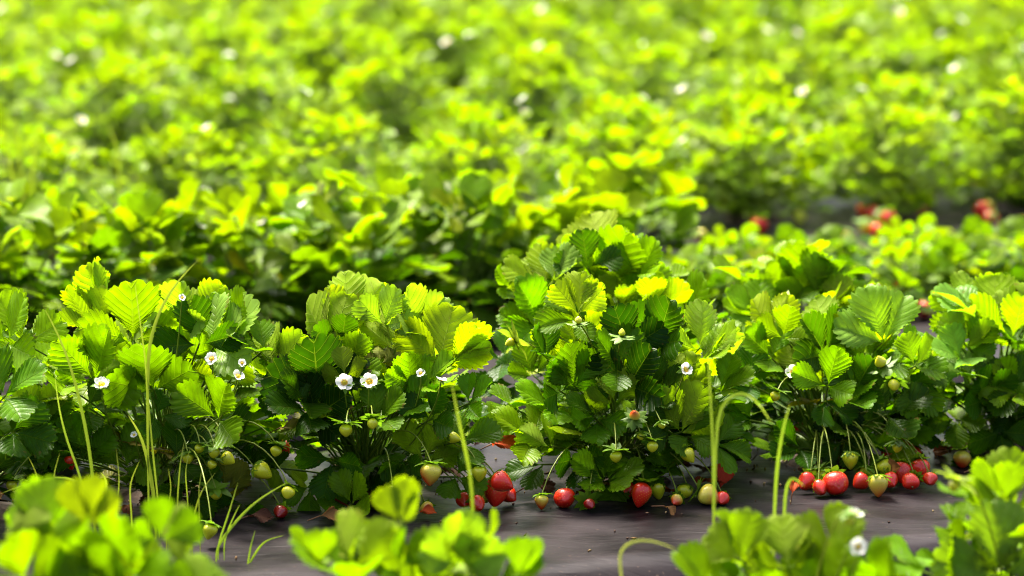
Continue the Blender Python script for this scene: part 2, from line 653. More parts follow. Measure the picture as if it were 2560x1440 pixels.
def calyx_mesh(name, spread, length, n=10, color=(.075, .24, .012)):
    """sepals round the top of a fruit; unit = metres"""
    r = np.random.default_rng(hash_str(name))
    b = Buf()
    for i in range(n):
        a = i * 2 * math.pi / n + r.uniform(-.1, .1)
        out = np.array([math.cos(a), math.sin(a), 0])
        el = spread + r.uniform(-.25, .25)
        d = out * math.cos(el) + np.array([0, 0, 1]) * math.sin(el)
        nn = -out * math.sin(el) + np.array([0, 0, 1]) * math.cos(el)
        s = np.cross(d, nn)
        Ln = length * r.uniform(.8, 1.15) * (1 if i % 2 else .8)
        w = Ln * .19
        ys = np.array([0, .25, .5, .75, 1.0]); ws = np.array([.6, 1.15, 1.3, .85, .03])
        bend = r.uniform(-.1, .45)
        P = []
        for y_, w_ in zip(ys, ws):
            o = d * y_ * Ln - nn * bend * y_ * y_ * Ln
            P += [o - s * w * w_ + nn * w * .25, o, o + s * w * w_ + nn * w * .25]
        f = []
        for k in range(4):
            f += [(k * 3, k * 3 + 1, k * 3 + 4, k * 3 + 3), (k * 3 + 1, k * 3 + 2, k * 3 + 5, k * 3 + 4)]
        c = np.array(color) * r.uniform(.75, 1.35)
        b.add(P, f, None, c)
    # the little button the sepals grow from
    ra = length * .14
    ring = [(ra * math.cos(x), ra * math.sin(x), 0.0) for x in np.arange(8) * math.pi / 4]
    P = ring + [(0, 0, ra * .6)]
    b.add(P, np.array([(i, (i + 1) % 8, 8) for i in range(8)]), None, color)
    return b.mesh(name, [MGRASS])


def petals_mesh():
    r = np.random.default_rng(4)
    b = Buf()
    for i in range(5):
        a = i * 2 * math.pi / 5
        out = np.array([math.cos(a), math.sin(a), 0]); el = .22 + r.uniform(-.12, .2)
        d = out * math.cos(el) + np.array([0, 0, 1]) * math.sin(el)
        nn = -out * math.sin(el) + np.array([0, 0, 1]) * math.cos(el)
        s = np.cross(d, nn)
        ys = np.array([.15, .3, .5, .7, .87, 1.0]); ws = np.array([.10, .24, .40, .45, .36, .12])
        P = []
        for y_, w_ in zip(ys, ws):
            for q in (-1, -.5, 0, .5, 1):
                P.append((d * y_ + s * w_ * q + nn * (.10 * q * q + .12 * y_ * y_ + .02 * math.sin(7 * q + i))) * .0135)
        f = [(k * 5 + j, k * 5 + j + 1, k * 5 + j + 6, k * 5 + j + 5) for k in range(5) for j in range(4)]
        b.add(P, f, None, (.72, .72, .66))
    return b.mesh('petals', [MPETAL])


def center_mesh():
    b = Buf()
    nu, nv = 14, 7
    P = []
    for i in range(nv):
        t = i / (nv - 1) * math.pi / 2
        for j in range(nu):
            a = j * 2 * math.pi / nu
            k = 1 + .12 * ((i + j) % 2)
            P.append((.0036 * math.cos(t) * math.cos(a) * k, .0036 * math.cos(t) * math.sin(a) * k, .0006 + .0034 * math.sin(t) * k))
    f = [(i * nu + j, i * nu + (j + 1) % nu, (i + 1) * nu + (j + 1) % nu, (i + 1) * nu + j) for i in range(nv - 1) for j in range(nu)]
    b.add(P, f, None, (.62, .52, .03))
    for j in range(18):                        # stamens
        a = j * 2 * math.pi / 18
        o = np.array([math.cos(a), math.sin(a), 0])
        tube(b, [o * .0030 + [0, 0, .001], o * .0047 + [0, 0, .0035]], .0003, .0006, (.78, .55, .02), 4)
    return b.mesh('flower_center', [MPETAL])


BER = {}
for k in ('red', 'dark', 'half', 'blush', 'green'):
    for s in ('round', 'cone', 'long'):
        BER[k, s] = berry_mesh('berry_' + k + '_' + s, k, s)
BERLO = {k: berry_mesh('berry_far_' + k, k, 'cone', False) for k in ('red', 'half', 'green')}
CAL = [calyx_mesh('calyx_%d' % i, sp, 1.0, 10, (.085, .17, .004)) for i, sp in enumerate((.1, .35, -.25))]
CALP = calyx_mesh('calyx_pale', .25, 1.0, 10, (.19, .27, .01))
PET, CEN = petals_mesh(), center_mesh()
RIPE = {'red': 'ripe red strawberry', 'dark': 'deep red strawberry', 'half': 'half ripe strawberry turning orange red',
        'blush': 'whitish strawberry with an orange blush', 'green': 'unripe green strawberry'}


def euler_from(z, x=None, spin=0.0):
    z = Vector(z).normalized()
    q = z.to_track_quat('Z', 'Y')
    from mathutils import Quaternion
    return (q @ Quaternion((0, 0, 1), spin)).to_euler()


def add_berry(plant, pos, size, kind='red', shape='cone', up=(0, .5, 1), crown=None, hi=True, stalk=True, cal=None, r=rng, calsize=None):
    """pos = centre of the fruit in plant space; up = from tip to calyx"""
    up = np.array(unit(up))
    top = np.asarray(pos) + up * size * .5
    me = BER[kind, shape] if hi else BERLO[{'dark': 'red', 'blush': 'half'}.get(kind, kind)]
    o = kid(plant, link('strawberry', me, plant, tuple(top)))
    o.rotation_euler = euler_from(up, spin=r.uniform(0, 6.28))
    o.scale = (size,) * 3
    if hi: o['label'] = RIPE[kind]
    cs = size * (.62 if calsize is None else calsize)
    c = kid(o, link('calyx', CAL[r.integers(0, 3)] if cal is None else cal, o))
    c.scale = (cs / size,) * 3
    if stalk:
        b = Buf()
        cr = np.zeros(3) if crown is None else np.asarray(crown)
        hgt = max(top[2], cr[2])
        dist = np.linalg.norm((top - cr)[:2])
        mid = cr * .35 + top * .65 + np.array([0, 0, max(.015, .45 * dist)])
        mid = mid + up * .02
        P = bez(cr + [0, 0, .02], mid, top, 12)
        tube(b, P, .0016, .0011, (.17, .22, .015), 5)
        st = link('fruit_stalk', b.mesh('fruit_stalk', [MSTEM]), plant)
        kid(plant, st)
    return o


def add_flower(plant, pos, facing, crown=(0, 0, 0), size=1.0, r=rng, stalk=True):
    o = kid(plant, link('flower', PET, plant, tuple(pos)))
    o.rotation_euler = euler_from(facing, spin=r.uniform(0, 6))
    o.scale = (size,) * 3
    kid(o, link('flower_center', CEN, o))
    c = kid(o, link('calyx', CAL[0], o, (0, 0, -.001)))
    c.scale = (.015,) * 3
    if stalk:
        f = unit(facing)
        b = Buf()
        end = np.asarray(pos) - f * .001
        tube(b, bez(np.array(crown) + [0, 0, .01], end - f * .03 - np.array([0, 0, .05]), end, 10), .0017, .001, (.12, .18, .01), 5)
        kid(plant, link('flower_stalk', b.mesh('flower_stalk', [MSTEM]), plant))
    return o


# ------------------------------------------------------------------ ground and beds
def make_ground():
    b = Buf()
    xs = np.array([-400, -100, -30, -10, -5, -2, 0, 2, 5, 10, 30, 100, 400.0])
    ys = np.array([-60, -10, 0, 3, 6, 9, 12, 16, 20, 30, 60, 150, 700.0])
    P = [(x, y, -BH - .002) for y in ys for x in xs]
    n = len(xs)
    f = [(i * n + j, i * n + j + 1, (i + 1) * n + j + 1, (i + 1) * n + j) for i in range(len(ys) - 1) for j in range(n - 1)]
    b.add(P, f)
    o = b.build('ground', [MGROUND])
    tag(o, kind='structure')


make_ground()
KMAX = 9


def make_bed(k):
    r = np.random.default_rng(500 + k)
    half = 2.2 + .55 * k
    nx = int(half * 2 / .035) if k < 4 else int(half * 2 / .09)
    xs = np.linspace(-half, half, nx + 1)
    ts = [(BF - .015, -BH - .03), (BF, -BH + .005), (BF + .02, -BH * .66), (BF + .045, -BH * .30), (BF + .075, -BH * .07), (BF + .11, 0)]
    for q in np.linspace(BF + .16, BB - .16, 22 if k < 4 else 8): ts.append((q, .004 * math.sin(3 * q)))
    ts += [(BB - .11, 0), (BB - .075, -BH * .07), (BB - .045, -BH * .30), (BB - .02, -BH * .66), (BB, -BH + .005), (BB + .015, -BH - .03)]
    ph = r.uniform(0, 6.28, 8)
    P = []
    for i, x in enumerate(xs):
        for (t, z) in ts:
            w = .0035 * math.sin(x * 9 + 4 * t + ph[0]) + .0025 * math.sin(x * 23 - 9 * t + ph[1]) + .002 * math.sin(31 * t + 5 * x + ph[2])
            w += .0015 * math.sin(61 * t + 11 * math.sin(3 * x + ph[3]))
            P.append((x, row_y(k, x) + t + .01 * math.sin(2.3 * x + ph[4]), z + w))
    n = len(ts)
    f = [(i * n + j, (i + 1) * n + j, (i + 1) * n + j + 1, i * n + j + 1) for i in range(len(xs) - 1) for j in range(n - 1)]
    b = Buf()
    b.add(P, f)
    o = b.build('plastic_covered_bed', [MPLAST])
    tag(o, kind='structure')


for k in range(0, KMAX + 1): make_bed(k)


# ------------------------------------------------------------------ plants of the two nearest beds: every leaf an object
def hero_plant(name_label, cx, cy, top_y, heroes, h, rad, nfill, seed, d=None, front=.6, fruit=(), flowers=(), L0=.068, group=None, tint=None):
    """crown at photo pixel cx, cy on the bed; heroes: leaves surveyed one by one"""
    r = np.random.default_rng(seed)
    if d is None: crown = PZ(cx, cy, 0.0)
    else:
        crown = PD(cx, cy, d); crown[2] = 0.0
    dp = crown[1]
    root = bpy.data.objects.new('strawberry_plant', None)
    root.location = tuple(crown)
    root.empty_display_size = .05
    col.objects.link(root)
    tag(root, name_label, 'strawberry plant', group)
    ph = PD(cx, 0, dp)
    for i, hs in enumerate(heroes):
        px, py, ang, size, side, tilt, ck = hs[:7]
        opt = hs[7] if len(hs) > 7 else {}
        fr = (py - top_y) / max(1.0, cy - top_y)
        dd = dp + .02 - .16 * math.sin(math.pi * min(.92, max(0.02, fr * .62 + .05))) * opt.get('f', 1) + r.uniform(-.02, .02) + opt.get('dz', 0)
        J = PD(px, py, dd) - crown
        a = math.radians(ang)
        di = math.cos(a) * R3 + math.sin(a) * U3 + F3 * r.uniform(-.35, .25)
        ti = math.radians(min(70, tilt + 14))
        n = -F3 * math.cos(ti) * side + U3 * math.sin(ti) + R3 * r.uniform(-.15, .15)
        b = Buf()
        L = size / ppm(dd)
        base = np.array([r.uniform(-.02, .02), r.uniform(-.02, .02), .005])
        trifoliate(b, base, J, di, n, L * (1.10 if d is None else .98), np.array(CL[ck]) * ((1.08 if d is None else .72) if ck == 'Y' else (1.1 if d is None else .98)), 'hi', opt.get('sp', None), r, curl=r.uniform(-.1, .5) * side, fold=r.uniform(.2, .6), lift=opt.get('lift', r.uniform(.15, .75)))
        o = b.build('leaf', LEAFM, root)
        if ck == 'Y' : o['label'] = 'young yellow green leaf'
        if ck in 'OT': o['label'] = 'browning old leaf'
    for i in range(int(nfill * 1.8)):
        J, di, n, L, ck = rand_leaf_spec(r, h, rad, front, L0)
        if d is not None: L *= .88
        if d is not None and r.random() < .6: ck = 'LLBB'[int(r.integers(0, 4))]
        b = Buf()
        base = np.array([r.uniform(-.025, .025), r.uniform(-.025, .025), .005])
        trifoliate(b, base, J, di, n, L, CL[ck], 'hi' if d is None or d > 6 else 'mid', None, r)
        o = b.build('leaf', LEAFM, root)
    for fx in fruit:
        px, py, size, kind, shape = fx[:5]
        opt = fx[5] if len(fx) > 5 else {}
        z = opt.get('z', None)
        if size < 30: size *= 1.2
        if 'd' in opt: p = PD(px, py, dp + opt['d'] - (.055 if opt['d'] < -.05 else 0))
        else: p = PZ(px, py, size / ppm(dp) * .42)
        s = size / ppm(p[1])
        up = opt.get('up', (r.uniform(-.5, .5), .9, .35) if 'd' not in opt else (r.uniform(-.4, .4), .1, 1))
        small = size < 34
        add_berry(root, p - crown, s, kind, shape, up, (r.uniform(-.02, .02), 0, .01), True, True, CALP if opt.get('pale') else None, r,
                  (1.45 if small else (.62 if kind in ('red', 'dark') else .7)) if 'cs' not in opt else opt['cs'])
    for fl in flowers:
        px, py, sc = fl[:3]
        opt = fl[3] if len(fl) > 3 else {}
        p = PD(px, py, dp + opt.get('d', -.19))
        add_flower(root, p - crown, opt.get('face', (r.uniform(-.3, .3), -.8, .6)), size=sc * 1.08, r=r)
    return root


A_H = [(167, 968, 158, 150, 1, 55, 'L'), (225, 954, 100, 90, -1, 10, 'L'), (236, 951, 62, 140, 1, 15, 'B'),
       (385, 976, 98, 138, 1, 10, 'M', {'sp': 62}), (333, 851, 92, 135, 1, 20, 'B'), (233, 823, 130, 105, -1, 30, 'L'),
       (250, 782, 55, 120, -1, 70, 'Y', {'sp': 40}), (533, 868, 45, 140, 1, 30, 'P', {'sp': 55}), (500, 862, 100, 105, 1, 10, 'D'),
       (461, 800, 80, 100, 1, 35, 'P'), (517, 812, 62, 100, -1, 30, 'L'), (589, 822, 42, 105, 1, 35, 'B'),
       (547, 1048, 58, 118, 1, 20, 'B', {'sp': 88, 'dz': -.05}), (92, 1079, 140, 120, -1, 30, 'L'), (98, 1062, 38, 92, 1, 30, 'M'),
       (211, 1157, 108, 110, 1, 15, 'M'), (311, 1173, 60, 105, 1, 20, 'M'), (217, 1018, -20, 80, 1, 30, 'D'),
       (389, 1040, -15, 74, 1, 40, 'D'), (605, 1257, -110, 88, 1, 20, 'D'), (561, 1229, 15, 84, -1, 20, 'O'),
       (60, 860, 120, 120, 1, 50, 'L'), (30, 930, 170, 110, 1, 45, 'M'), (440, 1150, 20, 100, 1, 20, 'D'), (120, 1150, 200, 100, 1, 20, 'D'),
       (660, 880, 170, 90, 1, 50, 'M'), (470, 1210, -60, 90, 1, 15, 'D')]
A_F = [(174, 1157, 40, 'red', 'cone', {'d': -.08}), (657, 1179, 54, 'green', 'cone', {'d': -.10, 'up': (-.8, 0, .5)}), (570, 1148, 40, 'green', 'cone', {'d': -.12, 'up': (-.7, 0, .4)}),
       (535, 1132, 30, 'green', 'round', {'d': -.15}), (470, 1145, 26, 'green', 'round', {'d': -.15}), (540, 1236, 32, 'green', 'round', {'d': -.14, 'up': (0, -.3, 1)}),
       (498, 1122, 20, 'green', 'round', {'d': -.14}), (530, 1162, 20, 'green', 'round', {'d': -.14}), (720, 1232, 34, 'green', 'round', {'d': -.16, 'up': (.2, .5, .8)}), (524, 1330, 42, 'green', 'cone', {'d': -.30}),
       (708, 1122, 46, 'red', 'cone', {'d': .1, 'up': (-.5, 0, .8)}), (700, 1282, 38, 'dark', 'cone'), (560, 1110, 20, 'green', 'round', {'d': -.15}), (690, 1128, 24, 'green', 'round', {'d': -.1}),
       (28, 1216, 30, 'green', 'cone', {'d': -.14})]
A_FL = [(254, 963, 1.0, {'face': (.1, -.5, .9)}), (530, 898, .8), (594, 942, .8, {'face': (.4, -.5, .7)}), (605, 908, .5), (455, 745, .45), (336, 1088, .45)]
hero_plant('dark leafy strawberry plant behind the tall grass blades in the focused row', 400, 1250, 720, A_H, .30, .195, 34, 101, fruit=A_F, flowers=A_FL, group='strawberry plants in the focused front row')

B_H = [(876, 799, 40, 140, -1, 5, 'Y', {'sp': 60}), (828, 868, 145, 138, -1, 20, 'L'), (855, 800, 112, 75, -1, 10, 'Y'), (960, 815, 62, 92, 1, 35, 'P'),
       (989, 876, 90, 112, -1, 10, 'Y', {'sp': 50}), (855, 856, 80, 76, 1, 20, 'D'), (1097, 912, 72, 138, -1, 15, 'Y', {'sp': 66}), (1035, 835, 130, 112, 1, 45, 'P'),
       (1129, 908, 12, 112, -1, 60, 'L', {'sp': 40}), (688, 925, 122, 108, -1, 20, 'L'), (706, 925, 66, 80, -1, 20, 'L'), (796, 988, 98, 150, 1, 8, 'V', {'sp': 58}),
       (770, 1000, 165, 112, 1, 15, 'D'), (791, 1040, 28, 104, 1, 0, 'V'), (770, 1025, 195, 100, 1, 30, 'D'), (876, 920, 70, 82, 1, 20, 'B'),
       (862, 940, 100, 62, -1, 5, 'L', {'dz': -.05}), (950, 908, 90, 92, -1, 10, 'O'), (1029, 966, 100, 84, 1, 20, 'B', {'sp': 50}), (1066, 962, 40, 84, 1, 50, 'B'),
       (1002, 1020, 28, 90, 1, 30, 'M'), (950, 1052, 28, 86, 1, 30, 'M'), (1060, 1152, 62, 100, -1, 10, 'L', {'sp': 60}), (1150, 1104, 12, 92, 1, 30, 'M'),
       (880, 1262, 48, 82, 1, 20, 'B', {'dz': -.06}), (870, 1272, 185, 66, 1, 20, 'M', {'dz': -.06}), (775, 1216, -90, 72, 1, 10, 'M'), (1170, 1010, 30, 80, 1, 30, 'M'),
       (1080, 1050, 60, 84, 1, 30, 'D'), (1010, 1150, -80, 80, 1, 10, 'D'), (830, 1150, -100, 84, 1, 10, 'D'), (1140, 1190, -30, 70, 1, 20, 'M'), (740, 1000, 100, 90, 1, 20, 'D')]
B_F = [(865, 1076, 28, 'green', 'round', {'d': -.16, 'up': (0, .3, 1)}), (931, 1060, 24, 'green', 'round', {'d': -.16, 'up': (0, .6, .7)}), (984, 1229, 34, 'green', 'cone', {'d': -.15}),
       (1076, 1187, 58, 'blush', 'cone', {'d': -.16, 'up': (.1, .2, 1)}), (1198, 1185, 42, 'green', 'cone', {'d': -.12}), (1190, 1237, 44, 'green', 'round'), (1213, 1243, 34, 'green', 'round'),
       (1195, 1262, 46, 'red', 'cone'), (1275, 1240, 44, 'red', 'cone', {'up': (-.6, .6, .4)}), (1240, 1232, 78, 'red', 'long', {'up': (.1, .4, .7)}), (1257, 1207, 62, 'red', 'cone', {'up': (-.8, .3, .4), 'd': -.12}), (1161, 1253, 46, 'red', 'cone'),
       (1068, 1272, 36, 'half', 'cone'), (1137, 1095, 34, 'green', 'cone', {'d': -.1, 'up': (-1, 0, .3)})]
B_FL = [(861, 957, 1.05, {'face': (0, -.9, .4)}), (923, 956, 1.05, {'face': (.1, -.75, .65)}), (1052, 934, .55), (1103, 952, .7, {'face': (.3, 0, 1)})]
hero_plant('strawberry plant with two open white flowers side by side above bare green stalks', 915, 1235, 720, B_H, .29, .18, 32, 102, fruit=B_F, flowers=B_FL, group='strawberry plants in the focused front row')

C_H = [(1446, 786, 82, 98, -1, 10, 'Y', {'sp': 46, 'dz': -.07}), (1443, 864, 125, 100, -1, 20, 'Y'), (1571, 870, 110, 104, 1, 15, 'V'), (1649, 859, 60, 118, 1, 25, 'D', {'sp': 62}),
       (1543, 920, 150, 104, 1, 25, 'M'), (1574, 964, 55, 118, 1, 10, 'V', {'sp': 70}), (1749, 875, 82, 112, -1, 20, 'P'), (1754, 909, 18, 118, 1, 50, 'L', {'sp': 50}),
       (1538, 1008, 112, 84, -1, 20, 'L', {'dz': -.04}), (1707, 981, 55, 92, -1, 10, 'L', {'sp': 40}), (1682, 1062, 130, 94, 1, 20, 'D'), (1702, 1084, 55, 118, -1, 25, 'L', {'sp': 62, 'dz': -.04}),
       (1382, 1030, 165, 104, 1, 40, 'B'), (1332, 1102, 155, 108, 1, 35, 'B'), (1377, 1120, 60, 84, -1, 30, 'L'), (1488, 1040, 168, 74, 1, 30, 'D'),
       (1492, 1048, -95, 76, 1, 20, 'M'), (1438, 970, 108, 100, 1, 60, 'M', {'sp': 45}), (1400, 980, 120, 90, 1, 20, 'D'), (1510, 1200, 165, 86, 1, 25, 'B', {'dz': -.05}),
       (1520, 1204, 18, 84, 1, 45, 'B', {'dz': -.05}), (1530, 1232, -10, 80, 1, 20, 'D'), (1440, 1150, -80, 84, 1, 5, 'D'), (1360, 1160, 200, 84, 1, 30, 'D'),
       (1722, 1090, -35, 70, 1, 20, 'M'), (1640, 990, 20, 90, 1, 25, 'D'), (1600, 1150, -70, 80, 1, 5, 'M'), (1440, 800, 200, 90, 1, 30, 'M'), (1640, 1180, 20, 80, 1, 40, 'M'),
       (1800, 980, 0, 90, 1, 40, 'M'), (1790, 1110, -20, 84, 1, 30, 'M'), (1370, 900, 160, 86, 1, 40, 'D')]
C_F = [(1411, 1246, 54, 'red', 'round', {'up': (0, 1, .15), 'cs': .3}), (1354, 1256, 38, 'half', 'cone', {'up': (0, .3, 1)}), (1602, 1238, 66, 'red', 'long', {'up': (.2, .3, .8)}),
       (1644, 1226, 50, 'green', 'cone', {'up': (-.2, .1, 1)}), (1711, 1229, 42, 'green', 'round', {'up': (.3, .1, 1)}), (1775, 1240, 60, 'blush', 'cone', {'up': (-.9, .3, .5)}),
       (1722, 1140, 42, 'green', 'cone', {'d': -.12, 'up': (-.6, .2, .8)}), (1631, 1117, 24, 'green', 'round', {'d': -.17, 'up': (0, .3, 1)}), (1602, 1090, 18, 'green', 'round', {'d': -.17}),
       (1540, 1142, 26, 'green', 'round', {'d': -.17, 'up': (0, 0, 1)}), (1587, 1036, 24, 'blush', 'cone', {'d': -.17, 'up': (0, .6, -.6)}), (1274, 857, 22, 'green', 'cone', {'d': -.05, 'pale': 1, 'up': (.6, .2, .3), 'cs': 2.2}),
       (1475, 1262, 26, 'dark', 'cone'), (1570, 1228, 44, 'red', 'cone'), (1690, 1252, 34, 'half', 'cone'), (1805, 1248, 40, 'red', 'cone'), (1555, 830, 16, 'green', 'cone', {'d': -.12, 'up': (0, .1, -1), 'cs': 2.2}), (1446, 800, 16, 'green', 'round', {'d': -.14, 'cs': 1.6, 'up': (0, .2, -1)}),
       (1655, 1062, 18, 'green', 'round', {'d': -.16})]
C_FL = [(1713, 925, .85, {'face': (.4, -.7, .5)})]
hero_plant('dense strawberry plant with a bright yellow green young leaf at its top', 1540, 1205, 720, C_H, .30, .185, 34, 103, fruit=C_F, flowers=C_FL, group='strawberry plants in the focused front row')

D_H = [(1935, 835, 140, 104, -1, 25, 'Y'), (2060, 829, 108, 112, -1, 15, 'L'), (1958, 846, 70, 84, 1, 25, 'B'), (2063, 888, 138, 112, 1, 20, 'D', {'sp': 60}),
       (2209, 859, 118, 132, 1, 30, 'P', {'sp': 50}), (2174, 899, 70, 94, -1, 10, 'L'), (1929, 894, 150, 88, 1, 30, 'B'), (1987, 905, 135, 94, -1, 20, 'L'),
       (2008, 946, 62, 112, -1, 20, 'L', {'sp': 48}), (2069, 967, 68, 92, 1, 30, 'B', {'sp': 95, 'dz': -.06}), (2250, 905, -28, 104, 1, 35, 'B'), (2285, 917, 30, 84, -1, 30, 'L'),
       (2140, 975, 60, 84, 1, 20, 'D'), (2122, 1010, 18, 100, 1, 35, 'M', {'sp': 60}), (2060, 1000, -38, 76, 1, 30, 'D'), (1877, 964, 150, 94, 1, 30, 'D'),
       (2215, 1038, 20, 104, 1, 20, 'D'), (1953, 1137, 170, 66, 1, 40, 'M'), (2000, 1120, -150, 80, 1, 20, 'D'), (2110, 1100, -70, 74, 1, 5, 'D'), (2170, 1120, -60, 74, 1, 5, 'M'),
       (2150, 850, 70, 90, -1, 20, 'Y'), (2280, 960, -50, 84, 1, 20, 'M'), (1880, 1050, 190, 84, 1, 30, 'M'), (1850, 1110, 180, 80, 1, 30, 'D')]
D_F = [(2014, 1207, 52, 'red', 'cone', {'up': (.5, .8, .4)}), (2090, 1210, 66, 'red', 'round', {'up': (-.2, .9, .5)}), (2195, 1216, 58, 'blush', 'cone', {'up': (0, .5, 1)}), (2126, 1152, 46, 'green', 'cone', {'d': -.12, 'up': (0, .1, 1)}),
       (2212, 1169, 42, 'green', 'cone', {'d': -.13, 'up': (-.5, .1, .8)}), (2227, 1203, 46, 'red', 'cone'), (2052, 1222, 44, 'red', 'cone'), (2150, 1205, 48, 'red', 'cone', {'up': (.7, .5, .4)}), (2275, 1205, 46, 'red', 'round', {'up': (.6, .6, .4)}), (2325, 1200, 40, 'red', 'cone'), (2165, 1180, 30, 'green', 'round', {'d': -.13}), (2253, 1183, 56, 'red', 'cone', {'up': (0, .6, .8)}), (2301, 1178, 60, 'red', 'cone', {'up': (-.2, .5, 1)}),
       (2272, 1108, 42, 'red', 'cone', {'d': -.02}), (2282, 1136, 44, 'red', 'cone', {'d': -.02}), (2217, 1125, 40, 'red', 'cone', {'d': -.06}), (2049, 1190, 32, 'green', 'cone', {'d': -.12}),
       (2243, 1118, 24, 'green', 'round', {'d': -.13}), (2294, 991, 30, 'red', 'cone', {'d': .1}), (1938, 991, 22, 'green', 'round', {'d': -.15}), (2235, 963, 26, 'green', 'round', {'d': -.14, 'up': (0, .7, .6)}),
       (2200, 902, 32, 'green', 'cone', {'d': -.12, 'up': (.3, .3, -.6)}), (2291, 1076, 36, 'green', 'cone', {'d': .02, 'up': (.9, .1, .3)}), (1985, 1068, 26, 'red', 'cone', {'d': .12}), (1958, 742, 18, 'green', 'cone', {'d': -.02, 'pale': 1, 'cs': 2.2, 'up': (0, .1, -1)})]
D_FL = [(1983, 932, .95, {'face': (-.1, -.8, .6)})]
hero_plant('strawberry plant with ripe red berries crowded against its right foot on the plastic', 2065, 1158, 680, D_H, .28, .165, 30, 104, fruit=D_F, flowers=D_FL, group='strawberry plants in the focused front row')

E_H = [(2419, 765, 80, 92, -1, 20, 'L'), (2448, 794, 168, 112, 1, 55, 'P', {'sp': 45}), (2490, 794, 90, 104, -1, 15, 'Y'), (2530, 846, 150, 128, -1, 40, 'L'), (2408, 876, 120, 94, -1, 25, 'L'),
       (2420, 872, 55, 72, 1, 30, 'M'), (2550, 876, 180, 94, 1, 55, 'M'), (2400, 900, 190, 90, 1, 40, 'P'), (2430, 945, 175, 96, 1, 60, 'P'), (2530, 975, 140, 94, 1, 25, 'D'), (2545, 982, 200, 92, 1, 30, 'B'),
       (2390, 1046, -90, 74, 1, 10, 'M', {'sp': 80}), (2450, 1130, -60, 80, 1, 20, 'D'), (2560, 820, 60, 110, -1, 20, 'L'), (2570, 1040, 30, 90, 1, 20, 'M'), (2460, 1000, 120, 90, 1, 20, 'D'), (2500, 1080, -80, 80, 1, 10, 'D'), (2360, 990, 170, 86, 1, 30, 'D')]
E_F = [(2405, 1148, 46, 'half', 'round', {'d': -.1, 'up': (0, .2, 1)}), (2370, 1122, 30, 'dark', 'cone', {'d': 0}), (2425, 1105, 24, 'dark', 'cone', {'d': -.05})]
hero_plant('strawberry plant with a single orange tipped berry, cut off by the right edge', 2500, 1122, 700, E_H, .29, .16, 26, 105, fruit=E_F, group='strawberry plants in the focused front row')
hero_plant('strawberry plant cut off by the left edge, beside the grass blades', -90, 1282, 760, [(20, 860, 60, 120, 1, 30, 'L'), (10, 990, 20, 110, 1, 30, 'M'), (30, 1080, -30, 100, 1, 20, 'D')], .28, .16, 30, 106, front=1.0, group='strawberry plants in the focused front row')
hero_plant('strawberry plant just past the right edge at the end of the focused row', 2960, 1080, 700, [], .28, .16, 26, 107, front=1.0, group='strawberry plants in the focused front row')

G2 = 'strawberry plants in the back row of the focused bed'
C2_H = [(1500, 634, 100, 122, -1, 10, 'Y', {'sp': 66, 'f': .4}), (1516, 722, 66, 158, 1, 25, 'B', {'sp': 55, 'f': .4}), (1366, 716, 100, 100, -1, 10, 'Y'), (1349, 727, 160, 100, 1, 40, 'L'),
        (1382, 705, 40, 88, 1, 60, 'P', {'sp': 40}), (1349, 811, 130, 128, 1, 25, 'M'), (1270, 722, 150, 60, 1, 30, 'M'), (1340, 835, 160, 92, 1, 40, 'M'), (1721, 795, 48, 112, 1, 25, 'B'),
        (1621, 745, 70, 84, -1, 20, 'L'), (1470, 670, 100, 84, 1, 20, 'D'), (1632, 772, 20, 92, -1, 45, 'Y'), (1600, 690, 40, 90, 1, 40, 'L'), (1680, 860, 20, 100, 1, 30, 'M'), (1260, 900, 180, 90, 1, 30, 'D'),
        (1290, 960, 190, 90, 1, 30, 'D')]
hero_plant('tallest strawberry plant behind the dense plant with the yellow young leaf', 1545, 1118, 570, C2_H, .38, .18, 34, 108, front=1.0, group=G2)
D2_H = [(1993, 748, 82, 132, 1, 15, 'B', {'sp': 60, 'f': .4}), (2157, 771, 60, 92, -1, 15, 'Y'), (2104, 783, 100, 92, -1, 10, 'Y'), (1900, 790, 150, 90, 1, 30, 'B'), (2200, 800, 30, 90, -1, 20, 'Y')]
hero_plant('strawberry plant rising behind the plant with the crowded red berries', 2000, 1060, 650, D2_H, .34, .165, 34, 109, front=1.0, group=G2)
hero_plant('low strawberry plant hidden behind the plant at the tall grass blades', 470, 1160, 800, [], .24, .14, 26, 110, front=1.0, group=G2)
hero_plant('low strawberry plant almost hidden behind the one with two open flowers', 960, 1130, 800, [], .22, .12, 24, 111, front=1.0, group=G2)
hero_plant('strawberry plant behind the one cut off by the right edge', 2760, 1000, 700, [], .27, .15, 26, 112, front=1.0, group=G2)
hero_plant('strawberry plant behind the one cut off by the left edge', -40, 1190, 700, [], .26, .15, 26, 113, front=1.0, group=G2)

